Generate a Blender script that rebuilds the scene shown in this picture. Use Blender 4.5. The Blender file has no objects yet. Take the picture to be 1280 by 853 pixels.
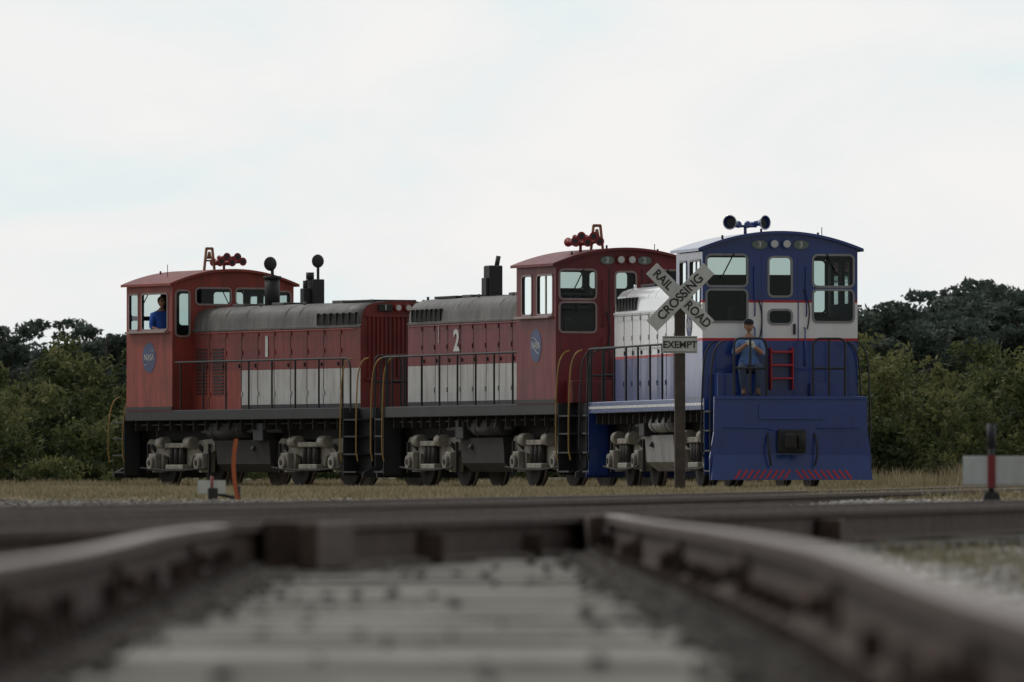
import bpy, bmesh, math, random
import numpy as np
from mathutils import Vector, Matrix, noise
random.seed(7); rng=np.random.default_rng(11)
scene=bpy.context.scene
scene.view_settings.view_transform='Standard'
scene.view_settings.look='None'
scene.view_settings.exposure=0
COL=scene.collection
# ------------------------------------------------------------------ materials
def newmat(name):
    m=bpy.data.materials.new(name); m.use_nodes=True
    nt=m.node_tree; nt.nodes.clear()
    out=nt.nodes.new('ShaderNodeOutputMaterial'); return m,nt,out
def paint(name,col,rough=0.45,metal=0.0,var=0.25,scale=1.6,dirt=0.35,dirtcol=(0.06,0.05,0.042),bump=0.0,coat=0.0,bscale=60,streak=True):
    m,nt,out=newmat(name); N=nt.nodes; L=nt.links
    b=N.new('ShaderNodeBsdfPrincipled'); L.new(b.outputs[0],out.inputs[0])
    tc=N.new('ShaderNodeTexCoord')
    n1=N.new('ShaderNodeTexNoise'); n1.inputs['Scale'].default_value=scale; n1.inputs['Detail'].default_value=6
    L.new(tc.outputs['Object'],n1.inputs['Vector'])
    mr=N.new('ShaderNodeMapRange'); mr.inputs[1].default_value=.3; mr.inputs[2].default_value=.7
    mr.inputs[3].default_value=1-var; mr.inputs[4].default_value=1+var*.6
    L.new(n1.outputs['Fac'],mr.inputs[0])
    mul=N.new('ShaderNodeVectorMath'); mul.operation='SCALE'; mul.inputs[0].default_value=col
    L.new(mr.outputs[0],mul.inputs['Scale'])
    mp=N.new('ShaderNodeMapping'); mp.inputs['Scale'].default_value=(5,5,.5) if streak else (3,3,3)
    L.new(tc.outputs['Object'],mp.inputs[0])
    n2=N.new('ShaderNodeTexNoise'); n2.inputs['Scale'].default_value=1.4; n2.inputs['Detail'].default_value=8; n2.inputs['Roughness'].default_value=.65
    L.new(mp.outputs[0],n2.inputs['Vector'])
    m2=N.new('ShaderNodeMapRange'); m2.inputs[1].default_value=.46; m2.inputs[2].default_value=.74; m2.inputs[3].default_value=0; m2.inputs[4].default_value=dirt
    L.new(n2.outputs['Fac'],m2.inputs[0])
    mix=N.new('ShaderNodeMix'); mix.data_type='RGBA'
    L.new(m2.outputs[0],mix.inputs[0]); L.new(mul.outputs[0],mix.inputs[6]); mix.inputs[7].default_value=(*dirtcol,1)
    L.new(mix.outputs[2],b.inputs['Base Color'])
    mrr=N.new('ShaderNodeMapRange'); mrr.inputs[3].default_value=max(.05,rough-.08); mrr.inputs[4].default_value=min(1,rough+.22)
    L.new(n2.outputs['Fac'],mrr.inputs[0]); L.new(mrr.outputs[0],b.inputs['Roughness'])
    b.inputs['Metallic'].default_value=metal
    b.inputs['Coat Weight'].default_value=coat; b.inputs['Coat Roughness'].default_value=.10
    if bump>0:
        n3=N.new('ShaderNodeTexNoise'); n3.inputs['Scale'].default_value=bscale; n3.inputs['Detail'].default_value=5
        L.new(tc.outputs['Object'],n3.inputs['Vector'])
        bp=N.new('ShaderNodeBump'); bp.inputs['Strength'].default_value=bump; bp.inputs['Distance'].default_value=.02
        L.new(n3.outputs['Fac'],bp.inputs['Height']); L.new(bp.outputs[0],b.inputs['Normal'])
    return m
RED1=paint('paint_red_sunfaded',(0.30,0.043,0.028),.5,dirt=.75,dirtcol=(.085,.042,.035),bump=.25,bscale=1.3)
RED1D=paint('paint_red_hood',(0.21,0.030,0.026),.5,dirt=.8,dirtcol=(.07,.035,.03),bump=.25,bscale=1.3)
RED2=paint('paint_maroon',(0.175,0.017,0.022),.45,dirt=.7,dirtcol=(.06,.028,.026),bump=.25,bscale=1.3)
SILV=paint('paint_grey_roof',(0.115,0.108,0.10),.5,var=.4,dirt=.7,dirtcol=(.045,.04,.035))
WHT=paint('paint_white_aged',(0.48,0.48,0.47),.45,var=.12,dirt=.65,dirtcol=(.17,.14,.12),bump=.2,bscale=1.3)
WHT3=paint('paint_white_clean',(0.80,0.81,0.83),.2,var=.05,dirt=.12,dirtcol=(.3,.3,.3),coat=.8,bump=.25,bscale=1.1)
BLU=paint('paint_blue_gloss',(0.006,0.038,0.215),.25,var=.15,dirt=.25,dirtcol=(.014,.032,.09),coat=.6,bump=.25,bscale=1.1)
REDS=paint('paint_red_stripe',(0.50,0.02,0.03),.3,var=.1,dirt=.1)
HRED=paint('horn_red',(0.25,0.015,0.02),.35,var=.1,dirt=.3)
BLK=paint('black_steel',(0.020,0.021,0.025),.55,dirt=.5,dirtcol=(.05,.045,.04))  # black lifted slightly: thin air haze put into the base colour
GRIME=paint('underframe_grime',(0.026,0.025,0.025),.8,dirt=.6,dirtcol=(.062,.052,.044),streak=False)  # grime, with its base colour lifted to stand in for air haze
TRK=paint('truck_frame_grey',(0.29,0.27,0.23),.65,var=.3,scale=4,dirt=.85,dirtcol=(.06,.05,.042),streak=False)
TANK=paint('tank_grey',(0.24,0.24,0.235),.45,dirt=.7)
YEL=paint('handrail_yellow',(0.34,0.21,0.045),.5,dirt=.6)
ORG=paint('orange_paint',(0.50,0.12,0.04),.5,dirt=.3)
ORGD=paint('bracket_rust_orange',(0.30,0.12,0.06),.6,dirt=.4)
GRL=paint('radiator_grille',(0.018,0.018,0.020),.6,dirt=.2)
INT=paint('cab_interior',(0.022,0.027,0.026),.7,dirt=.2)
RUB=paint('window_gasket',(0.26,0.27,0.29),.4,var=.1,dirt=.2)
RUBR=paint('window_frame_red',(0.30,0.22,0.21),.4,var=.1,dirt=.3)
CHR=paint('lamp_lens',(0.55,0.56,0.56),.15,metal=.6,var=.05,dirt=.05)
BOARD=paint('number_board',(0.14,0.18,0.16),.3,var=.05,dirt=.2)
LOGO=paint('logo_blue',(0.03,0.055,0.17),.4,dirt=.4)
RUST=paint('rusty_rail_side',(0.075,0.046,0.035),.8,var=.4,scale=8,dirt=.6,dirtcol=(.028,.022,.018),bump=.6,bscale=25,streak=False)
RTOP=paint('rail_running_surface',(0.26,0.215,0.185),.42,metal=.3,var=.25,scale=4,dirt=.5,dirtcol=(.14,.09,.065),streak=False)
WOODP=paint('post_timber',(0.075,0.060,0.052),.85,var=.35,scale=5,dirt=.5,bump=.5)
SIGNW=paint('sign_white',(0.58,0.60,0.58),.5,var=.12,scale=4,dirt=.35,dirtcol=(.25,.23,.2))
SIGNB=paint('sign_black',(0.03,0.03,0.03),.6,dirt=.1)
def tiemat(name,k):
    m,nt,out=newmat(name); N=nt.nodes;L=nt.links
    b=N.new('ShaderNodeBsdfPrincipled'); L.new(b.outputs[0],out.inputs[0]); b.inputs['Roughness'].default_value=.9
    tc=N.new('ShaderNodeTexCoord'); mp=N.new('ShaderNodeMapping'); mp.inputs['Scale'].default_value=(1.2,30,10)
    L.new(tc.outputs['Object'],mp.inputs[0])
    n=N.new('ShaderNodeTexNoise'); n.inputs['Scale'].default_value=1.6; n.inputs['Detail'].default_value=8; L.new(mp.outputs[0],n.inputs[0])
    r=N.new('ShaderNodeValToRGB'); e=r.color_ramp.elements
    e[0].position=.33; e[0].color=(.13*k,.12*k,.10*k,1); e[1].position=.66; e[1].color=(.42*k,.405*k,.36*k,1)
    e2=r.color_ramp.elements.new(.5); e2.color=(.30*k,.29*k,.255*k,1)
    L.new(n.outputs['Fac'],r.inputs[0])
    n2=N.new('ShaderNodeTexNoise'); n2.inputs['Scale'].default_value=3; n2.inputs['Detail'].default_value=5; L.new(tc.outputs['Object'],n2.inputs[0])
    mr=N.new('ShaderNodeMapRange'); mr.inputs[1].default_value=.35; mr.inputs[2].default_value=.65; mr.inputs[3].default_value=.65; mr.inputs[4].default_value=1.15
    L.new(n2.outputs['Fac'],mr.inputs[0])
    s=N.new('ShaderNodeVectorMath'); s.operation='SCALE'; L.new(r.outputs[0],s.inputs[0]); L.new(mr.outputs[0],s.inputs['Scale'])
    L.new(s.outputs[0],b.inputs['Base Color'])
    bp=N.new('ShaderNodeBump'); bp.inputs['Strength'].default_value=.8; bp.inputs['Distance'].default_value=.01
    L.new(n.outputs['Fac'],bp.inputs['Height']); L.new(bp.outputs[0],b.inputs['Normal'])
    return m
TIE=tiemat('weathered_tie',1.0); TIE2=tiemat('weathered_tie_dark',.62); TIE3=tiemat('weathered_tie_pale',1.2)
def tintmat(name,c0,c1,c2,trans=.3,rough=.7):
    m,nt,out=newmat(name); N=nt.nodes;L=nt.links
    at=N.new('ShaderNodeAttribute'); at.attribute_name='tint'
    r=N.new('ShaderNodeValToRGB'); e=r.color_ramp.elements
    e[0].color=(*c0,1); e[1].color=(*c2,1); k=e.new(.5); k.color=(*c1,1)
    L.new(at.outputs['Fac'],r.inputs[0])
    b=N.new('ShaderNodeBsdfPrincipled'); b.inputs['Roughness'].default_value=rough; b.inputs['Specular IOR Level'].default_value=.25
    L.new(r.outputs[0],b.inputs['Base Color'])
    if trans>0:
        t=N.new('ShaderNodeBsdfTranslucent'); L.new(r.outputs[0],t.inputs[0])
        mx=N.new('ShaderNodeMixShader'); mx.inputs[0].default_value=trans
        L.new(b.outputs[0],mx.inputs[1]); L.new(t.outputs[0],mx.inputs[2]); L.new(mx.outputs[0],out.inputs[0])
    else: L.new(b.outputs[0],out.inputs[0])
    return m
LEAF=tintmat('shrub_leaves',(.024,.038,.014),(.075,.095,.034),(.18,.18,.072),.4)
PINE=tintmat('hazed_pine_needles',(.034,.052,.044),(.058,.082,.070),(.095,.118,.095),.3)  # bluish distance haze is mixed into the needle colour
GRASS=tintmat('dry_grass',(.10,.10,.04),(.24,.20,.115),(.38,.33,.22))
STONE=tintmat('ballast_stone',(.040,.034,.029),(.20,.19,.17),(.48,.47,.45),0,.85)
BARK=paint('bark',(.07,.055,.045),.9,var=.4,scale=4,dirt=.4)
def glassmat():
    m,nt,out=newmat('cab_glass'); N=nt.nodes;L=nt.links
    t=N.new('ShaderNodeBsdfTransparent'); t.inputs[0].default_value=(.62,.70,.68,1)
    g=N.new('ShaderNodeBsdfGlossy'); g.inputs['Roughness'].default_value=.04; g.inputs[0].default_value=(.9,.95,.95,1)
    lw=N.new('ShaderNodeFresnel'); lw.inputs[0].default_value=1.45
    mx=N.new('ShaderNodeMixShader'); L.new(lw.outputs[0],mx.inputs[0]); L.new(t.outputs[0],mx.inputs[1]); L.new(g.outputs[0],mx.inputs[2])
    L.new(mx.outputs[0],out.inputs[0]); return m
GLASS=glassmat()
# ------------------------------------------------------------------ helpers
def empty(name):
    o=bpy.data.objects.new(name,None); o.empty_display_size=.3; COL.objects.link(o); return o
def link(me,name,parent=None):
    o=bpy.data.objects.new(name,me); COL.objects.link(o)
    if parent: o.parent=parent
    return o
class P:
    def __init__(s,name,parent=None): s.name=name; s.parent=parent; s.bm=bmesh.new(); s.m=[]
    def mi(s,m):
        if m not in s.m: s.m.append(m)
        return s.m.index(m)
    def face(s,pts,m,smooth=False):
        vs=[s.bm.verts.new(p) for p in pts]; f=s.bm.faces.new(vs); f.material_index=s.mi(m); f.smooth=smooth; return f
    def box(s,x0,x1,y0,y1,z0,z1,m,bev=0,M=None):
        r=bmesh.ops.create_cube(s.bm,size=1); vs=r['verts']
        for v in vs:
            c=Vector(((x0+x1)/2+v.co.x*(x1-x0),(y0+y1)/2+v.co.y*(y1-y0),(z0+z1)/2+v.co.z*(z1-z0)))
            v.co=M@c if M else c
        fs=set(f for v in vs for f in v.link_faces); i=s.mi(m)
        for f in fs: f.material_index=i
        if bev>0:
            es=list(set(e for v in vs for e in v.link_edges))
            rr=bmesh.ops.bevel(s.bm,geom=es,offset=bev,segments=2,affect='EDGES',profile=.5)
            for f in rr['faces']: f.material_index=i
    def cyl(s,p0,p1,r,m,seg=20,r2=None,caps=True):
        p0=Vector(p0);p1=Vector(p1); d=p1-p0
        q=d.to_track_quat('Z','Y').to_matrix().to_4x4(); M=Matrix.Translation((p0+p1)/2)@q
        rr=bmesh.ops.create_cone(s.bm,cap_ends=caps,segments=seg,radius1=r,radius2=r if r2 is None else r2,depth=d.length,matrix=M)
        i=s.mi(m)
        for f in set(f for v in rr['verts'] for f in v.link_faces):
            f.material_index=i; f.smooth=len(f.verts)==4
    def sph(s,c,r,m,sc=(1,1,1),seg=16):
        rr=bmesh.ops.create_uvsphere(s.bm,u_segments=seg,v_segments=max(8,seg//2),radius=r,matrix=Matrix.Translation(c)@Matrix.Diagonal((*sc,1)))
        i=s.mi(m)
        for f in set(f for v in rr['verts'] for f in v.link_faces): f.material_index=i; f.smooth=True
    def prism(s,pts,mapf,d0,d1,m,smooth=False):
        a=[s.bm.verts.new(mapf(u,v,d0)) for u,v in pts]; b=[s.bm.verts.new(mapf(u,v,d1)) for u,v in pts]
        i=s.mi(m); n=len(pts); fs=[s.bm.faces.new(a),s.bm.faces.new(b[::-1])]
        for k in range(n):
            f=s.bm.faces.new([a[k],b[k],b[(k+1)%n],a[(k+1)%n]]); f.smooth=smooth; fs.append(f)
        for f in fs: f.material_index=i
    def ring(s,mapf,u0,u1,v0,v1,m,w=.035,proud=.015,rad=.1,back=-.03):
        def rr(u0,u1,v0,v1,r,n=5):
            o=[]
            for cx,cy,a0 in ((u1-r,v1-r,0),(u0+r,v1-r,90),(u0+r,v0+r,180),(u1-r,v0+r,270)):
                for k in range(n+1):
                    a=math.radians(a0+90*k/n); o.append((cx+r*math.cos(a),cy+r*math.sin(a)))
            return o
        A=rr(u0-w,u1+w,v0-w,v1+w,rad+.02); B=rr(u0+w*.6,u1-w*.6,v0+w*.6,v1-w*.6,max(.02,rad-.02)); n=len(A)
        for k in range(n):
            j=(k+1)%n
            s.face([mapf(*A[k],proud),mapf(*A[j],proud),mapf(*B[j],proud),mapf(*B[k],proud)],m)
            s.face([mapf(*A[k],proud),mapf(*A[j],proud),mapf(*A[j],.0),mapf(*A[k],.0)],m)
            s.face([mapf(*B[k],proud),mapf(*B[j],proud),mapf(*B[j],back),mapf(*B[k],back)],BLK)
    def wall(s,mapf,u0,u1,v0,v1,holes,bands,th=.05,inner=None):
        us=sorted(set([u0,u1]+[h[0] for h in holes]+[h[1] for h in holes]))
        vs=sorted(set([v0,v1]+[h[2] for h in holes]+[h[3] for h in holes]+[b[0] for b in bands if v0<b[0]<v1]))
        def bm_(v):
            r=bands[0][1]
            for z,m in bands:
                if v>=z: r=m
            return r
        for a,b in zip(us[:-1],us[1:]):
            for c,d in zip(vs[:-1],vs[1:]):
                uc=(a+b)/2; vc=(c+d)/2
                if any(h[0]<uc<h[1] and h[2]<vc<h[3] for h in holes): continue
                s.face([mapf(a,c,0),mapf(b,c,0),mapf(b,d,0),mapf(a,d,0)],bm_(vc))
                s.face([mapf(a,c,-th),mapf(b,c,-th),mapf(b,d,-th),mapf(a,d,-th)],inner or INT)
        for a,b,c,d in holes:
            for (p,q) in (((a,c),(b,c)),((b,c),(b,d)),((b,d),(a,d)),((a,d),(a,c))):
                s.face([mapf(*p,0),mapf(*q,0),mapf(*q,-th),mapf(*p,-th)],inner or INT)
    def done(s,recalc=True):
        if recalc: bmesh.ops.recalc_face_normals(s.bm,faces=s.bm.faces)
        me=bpy.data.meshes.new(s.name); s.bm.to_mesh(me); s.bm.free()
        for m in s.m: me.materials.append(m)
        return link(me,s.name,s.parent)
def tubes(name,paths,r,m,parent):
    cu=bpy.data.curves.new(name,'CURVE'); cu.dimensions='3D'; cu.bevel_depth=r; cu.bevel_resolution=2; cu.use_fill_caps=True
    for p in paths:
        sp=cu.splines.new('POLY'); sp.points.add(len(p)-1)
        for k,q in enumerate(p): sp.points[k].co=(*q,1)
    cu.materials.append(m); o=bpy.data.objects.new(name,cu); COL.objects.link(o); o.parent=parent; return o
def text(name,s,size,loc,X,Z,m,parent,off=0.0,ext=.003,sx=1):
    cu=bpy.data.curves.new(name,'FONT'); cu.body=s; cu.size=size; cu.align_x='CENTER'; cu.align_y='CENTER'; cu.extrude=ext; cu.offset=off
    cu.materials.append(m); o=bpy.data.objects.new(name,cu); COL.objects.link(o)
    X=Vector(X).normalized(); Y=Vector(Z).normalized(); N=X.cross(Y)
    M=Matrix((X,Y,N)).transposed().to_4x4(); M.translation=Vector(loc)
    o.parent=parent; o.matrix_local=M@Matrix.Diagonal((sx,1,1,1)); return o
def arc(p0,p1,p2,n=6):
    p0,p1,p2=map(Vector,(p0,p1,p2)); return [tuple((1-t)**2*p0+2*t*(1-t)*p1+t*t*p2) for t in [k/n for k in range(n+1)]]
# ------------------------------------------------------------------ locomotive
LEN=12.6; DK=1.70; CY0=.9; CY1=3.3; HY1=11.7; HW=1.0; CW=1.5
def roofz(x): return 4.80-.29*(x/1.5)**2
def locomotive(name,loc,rot,S):
    E=empty(name); E.location=(loc[0],loc[1],0); E.rotation_euler=(0,0,rot)
    body=S['body']; full=S['fullpilot']
    p=P('underframe',E)
    p.box(-CW,CW,.80,LEN-.80,1.47,DK,S['sill'],.015)
    p.box(-1.12,1.12,.03,.80,1.47,DK,S['sill'],.01); p.box(-1.12,1.12,LEN-.80,LEN-.03,1.47,DK,S['sill'],.01)
    if S.get('line'): 
        for sx in (-1,1): p.box(*sorted((sx*CW,sx*(CW+.004))),.8,LEN-.8,1.56,1.61,S['line'])
    p.box(-.85,.85,.3,LEN-.3,1.02,1.47,GRIME,.02)
    for k in range(18):
        y=1.2+k*.6
        for sx in (-1,1): p.box(min(sx*.86,sx*1.42),max(sx*.86,sx*1.42),y,y+.03,1.25,1.47,GRIME)
    for sx in (-1,1):
        p.cyl((sx*1.22,4.3,1.22),(sx*1.22,8.4,1.22),.05,BLK,10)
        p.cyl((sx*1.30,.9,1.38),(sx*1.30,11.6,1.38),.025,GRIME,8)
        p.cyl((sx*1.2,4.75,1.24),(sx*1.2,6.6,1.24),.17,S['tank2'],18)
        for y in (5.0,6.3): p.cyl((sx*1.2,y,1.24),(sx*1.2,y+.05,1.24),.178,BLK,18)
        p.box(min(sx*1.05,sx*1.35),max(sx*1.05,sx*1.35),7.1,7.6,1.0,1.40,BLK,.02)
    p.done()
    p=P('fuel_tank',E)
    pts=[(-.95,.32),(.95,.32),(1.18,.50),(1.22,1.02),(-1.22,1.02),(-1.18,.50)]
    p.prism(pts,lambda u,v,d:Vector((u,d,v)),4.95,7.65,S['tank'])
    p.box(-.9,.9,4.9,7.7,1.0,1.06,GRIME)
    for sx in (-1,1): p.cyl((sx*1.15,6.9,.8),(sx*1.27,6.9,.86),.05,BLK,10)
    p.done()
    for ei,(ye,sg) in enumerate(((0,-1),(LEN,1))):
        p=P('pilot_and_steps' ,E)
        mp=lambda u,v,d:Vector((u,ye+sg*d,v))
        if full and ei==0:
            pts=[(-1.47,1.72),(1.47,1.72),(1.48,1.05),(1.56,.55),(1.55,.15),(-1.55,.15),(-1.56,.55),(-1.48,1.05)]
            p.prism(pts,mp,-.03,.03,body)
            sl_=lambda u,v,d:Vector((u,ye+sg*(d+.10*(0.62-v)/.47),v))
            p.prism([(-1.5,.62),(1.5,.62),(1.55,.15),(-1.55,.15)],sl_,.033,.06,body)
            for k in range(20):
                u=-1.12+k*.118
                if abs(u)<.1: continue
                sl=.12 if u<0 else -.12
                p.prism([(u,.17),(u+.045,.17),(u+.045+sl,.34),(u+sl,.34)],sl_,.061,.067,REDS)
            p.box(-.62,.62,-.06,-.031,1.28,1.58,body,.01)
            p.box(-1.46,1.46,-.055,-.031,1.66,1.725,body,.008)
            for x in (-1.3,-1.0,1.0,1.3):
                for z in (.8,1.1,1.4): p.cyl((x,-.03,z),(x,-.045,z),.02,body,8)
        else:
            p.prism([(-1.10,1.70),(1.10,1.70),(1.10,.45),(1.4,.30),(1.4,.2),(-1.4,.2),(-1.4,.30),(-1.10,.45)],mp,-.03,.03,S['pilot'])
        for sx in (-1,1):
            a,b=sorted((sx*1.12,sx*1.5))
            ys=sorted((ye-sg*.10,ye-sg*.75))
            yy=ys[1] if sg<0 else ys[0]
            p.box(a,b,yy,yy+.03,.25,DK-.003,S['pilot'],.004)
            p.box(min(sx*1.10,sx*1.13),max(sx*1.10,sx*1.13),ys[0],ys[1],.25,1.468,S['pilot'])
            for z in (.30,.68,1.06,1.42): p.box(a,b,ys[0]+.03,ys[1]-.02,z,z+.035,BLK,.005)
        y0=ye+sg*.03
        p.box(-.27,.27,min(y0,y0+sg*.12),max(y0,y0+sg*.12),.66,1.10,BLK,.03)
        p.box(-.10,.10,min(y0,y0+sg*.40),max(y0,y0+sg*.40),.78,.98,GRIME,.03)
        p.box(-.20,.02,min(y0+sg*.34,y0+sg*.50),max(y0+sg*.34,y0+sg*.50),.73,1.03,GRIME,.05)
        p.cyl((.11,y0+sg*.42,.72),(.11,y0+sg*.42,1.04),.075,GRIME,12)
        p.box(.04,.16,min(y0+sg*.30,y0+sg*.42),max(y0+sg*.30,y0+sg*.42),.76,1.0,GRIME,.02)
        p.done()
        tubes('air_hoses',[arc((sx*.45,y0,1.02),(sx*.5,y0+sg*.30,.72),(sx*.42,y0+sg*.18,.42),8) for sx in (-1,1)]+
              ([] if full and ei==0 else [arc((sx*.75,y0,1.05),(sx*.78,y0+sg*.2,.85),(sx*.75,y0+sg*.1,.62),8) for sx in (-1,1)]),.020,BLK,E)
        if full and ei==0: tubes('uncoupling_lever',[[(-1.3,y0-.05,1.14),(-.5,y0-.07,1.13),(-.3,y0-.2,1.08)],[(1.3,y0-.05,1.14),(.5,y0-.07,1.13)]],.014,BLU,E)
    for tc_ in (2.9,9.65):
        p=P('truck',E)
        for sx in (-1,1):
            mp=lambda u,v,d:Vector((sx*d,tc_+u,v))
            fr=[(-1.75,.98),(-1.62,1.06),(-.75,1.02),(-.5,.92),(.5,.92),(.75,1.02),(1.62,1.06),(1.75,.98),(1.75,.80),(1.55,.74),(1.50,.32),(.95,.32),(.90,.72),(.62,.66),(.50,.42),(-.50,.42),(-.62,.66),(-.90,.72),(-.95,.32),(-1.50,.32),(-1.55,.74),(-1.75,.80)]
            p.prism(fr,mp,.98,1.10,TRK)
            for u in (-1.22,1.22):
                p.box(*sorted((sx*1.10,sx*1.24)),tc_+u-.19,tc_+u+.19,.36,.74,TRK,.03)
                p.cyl((sx*1.22,tc_+u,.53),(sx*1.31,tc_+u,.53),.14,TRK,16)
                p.cyl((sx*1.31,tc_+u,.53),(sx*1.325,tc_+u,.53),.06,GRIME,12)
                p.cyl((sx*1.02,tc_+u-.1,.74),(sx*1.20,tc_+u-.1,.92),.05,BLK,8)
                p.cyl((sx*.76,tc_+u,.51),(sx*.86,tc_+u,.51),.50,GRIME,36)
                p.cyl((sx*.70,tc_+u,.51),(sx*.76,tc_+u,.51),.545,RTOP,36)
            for dy in (-.26,0,.26): p.cyl((sx*1.17,tc_+dy,.49),(sx*1.17,tc_+dy,.86),.085,GRIME,12)
            p.box(*sorted((sx*1.10,sx*1.27)),tc_-.48,tc_+.48,.86,.97,TRK,.02)
            p.box(*sorted((sx*1.10,sx*1.27)),tc_-.45,tc_+.45,.38,.49,TRK,.02)
            for u in (-.72,.72):
                p.cyl((sx*1.19,tc_+u-.17,.98),(sx*1.19,tc_+u+.17,.98),.13,TRK,14)
                p.box(*sorted((sx*1.12,sx*1.18)),tc_+u*2.2-.03,tc_+u*2.2+.03,.3,.95,GRIME,.01)
        for u in (-1.22,1.22): p.cyl((-.85,tc_+u,.51),(.85,tc_+u,.51),.09,GRIME,12)
        p.box(-.95,.95,tc_-.3,tc_+.3,.45,1.015,GRIME,.03); p.box(-.6,.6,tc_-1.1,tc_+1.1,.35,.9,GRIME,.05)
        p.done()
        tubes('brake_rigging',[[(sx*1.29,tc_-1.7,.42),(sx*1.29,tc_-.5,.36),(sx*1.29,tc_+.5,.36),(sx*1.29,tc_+1.7,.42)] for sx in (-1,1)]+
              [arc((sx*1.25,tc_-.9,1.3),(sx*1.32,tc_-.8,1.0),(sx*1.2,tc_-.72,1.0)) for sx in (-1,1)],.022,GRIME,E)
    # ---- cab
    p=P('cab_walls',E); w=P('window_frames',E); g=P('window_glass',E)
    bands=S['cab_bands']; FR=S['frame']
    mE=lambda u,v,d:Vector((u,CY0-d,v)); mH=lambda u,v,d:Vector((u,CY1+d,v))
    eh=[(-1.42,-.64,3.81,4.40),(.64,1.42,3.81,4.40),(-1.42,-.64,3.14,3.74),(.64,1.42,3.14,3.74),(-.22,.22,3.62,4.36)]
    if S.get('smallwin'): eh.append((-.22,.22,3.10,3.36))
    hh=[(-1.42,-1.08,3.35,4.36),(1.08,1.42,3.35,4.36),(-.92,-.06,4.06,4.42),(.06,.92,4.06,4.42)]
    p.wall(mE,-CW,CW,DK-.02,4.45,eh,bands); p.wall(mH,-CW,CW,DK-.02,4.45,hh,bands)
    for mf in (mE,mH):
        n=24
        for k in range(n):
            a=-CW+3.0*k/n; b=-CW+3.0*(k+1)/n
            for dd in (0,-.05):
                p.face([mf(a,4.45,dd),mf(b,4.45,dd),mf(b,roofz(b)+.005,dd),mf(a,roofz(a)+.005,dd)],bands[-1][1] if dd==0 else INT)
    for mf,hs in ((mE,eh),(mH,hh)):
        for h in hs:
            w.ring(mf,*h,FR,w=.026,rad=.09); g.face([mf(h[0],h[2],-.02),mf(h[1],h[2],-.02),mf(h[1],h[3],-.02),mf(h[0],h[3],-.02)],GLASS)
    for sx in (-1,1):
        mS=lambda u,v,d:Vector((sx*(CW+d),u,v))
        sh=S['sidewin']
        p.wall(mS,CY0,CY1,DK-.02,4.51,sh,bands)
        for hi,h in enumerate(sh):
            w.ring(mS,*h,FR,w=.026,rad=.08)
            if not (S['num']=='1' and hi==1 and sx==1):   # the driver's window stands open
                g.face([mS(h[0],h[2],-.02),mS(h[1],h[2],-.02),mS(h[1],h[3],-.02),mS(h[0],h[3],-.02)],GLASS)
                if h[1]-h[0]>.8: w.box(*sorted((sx*(CW-.03),sx*(CW-.005))),(h[0]+h[1])/2-.02,(h[0]+h[1])/2+.02,h[2],h[3],FR)
        w.box(*sorted((sx*CW,sx*(CW+.12))),1.05,3.15,3.42,3.47,FR,.01)
        p.box(*sorted((sx*(CW+.0),sx*(CW+.02))),CY0,CY1,1.705,1.78,S['sill'])
    p.done(); w.done(); g.done(False)
    p=P('cab_roof',E); n=28
    xs=[-1.6+3.2*k/n for k in range(n+1)]
    mr=lambda u,v,d:Vector((u,d,v))
    for k in range(n):
        a,b=xs[k],xs[k+1]
        p.face([mr(a,roofz(a)+.055,CY0-.10),mr(b,roofz(b)+.055,CY0-.10),mr(b,roofz(b)+.055,CY1+.10),mr(a,roofz(a)+.055,CY1+.10)],S['cabroof'],True)
        p.face([mr(a,roofz(a),CY0-.10),mr(b,roofz(b),CY0-.10),mr(b,roofz(b),CY1+.10),mr(a,roofz(a),CY1+.10)],INT,True)
        for yy in (CY0-.10,CY1+.10): p.face([mr(a,roofz(a),yy),mr(b,roofz(b),yy),mr(b,roofz(b)+.055,yy),mr(a,roofz(a)+.055,yy)],body)
    for x in (xs[0],xs[-1]): p.face([(x,CY0-.1,roofz(x)),(x,CY1+.1,roofz(x)),(x,CY1+.1,roofz(x)+.055),(x,CY0-.1,roofz(x)+.055)],body)
    for x in (-1.05,-.30,.80): p.cyl((x,CY0+.3,roofz(x)+.04),(x,CY0+.3,roofz(x)+.12),.022,BLK,8)
    p.cyl((1.1,2.2,roofz(1.1)),(1.1,2.2,roofz(1.1)+.32),.008,BLK,6)
    p.done(False)
    p=P('cab_interior',E)
    p.box(-1.44,1.44,.96,3.24,2.15,2.2,INT); p.box(-.6,.1,2.4,2.9,2.2,3.45,INT,.03)
    p.box(-1.3,-.7,1.4,1.9,2.2,2.9,BLK,.03); p.box(.8,1.35,1.65,2.15,2.2,3.24,BLK,.03); p.box(-.3,.35,3.05,3.2,2.2,3.9,INT,.02)
    p.done()
    p=P('headlights_and_number_boards',E)
    for x in (-.12,.12):
        p.cyl((x,CY0-.002,4.61),(x,CY0-.07,4.61),.095,body,20); p.cyl((x,CY0-.07,4.61),(x,CY0-.078,4.61),.07,CHR,20)
    for x in (-.40,.40):
        p.prism([(x+.15*math.cos(a),4.595+.085*math.sin(a)) for a in [k*math.pi/8 for k in range(16)]],mE,0,.03,S['board'])
        text('number',S['num'],.15,(x,CY0-.034,4.595),(1,0,0),(0,0,1),S['boardtxt'],E,.003)
    for x in (-.12,.12):
        p.cyl((x,HY1+.002,3.86),(x,HY1+.08,3.86),.085,body,20); p.cyl((x,HY1+.08,3.86),(x,HY1+.088,3.86),.06,CHR,20)
    for x in (-.42,.42):
        p.box(x-.16,x+.16,HY1,HY1+.06,3.78,3.93,BLK,.01)
        text('number',S['num'],.16,(x,HY1+.064,3.855),(-1,0,0),(0,0,1),SIGNW,E,.004)
    p.done()
    p=P('cab_door_and_fittings',E)
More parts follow.
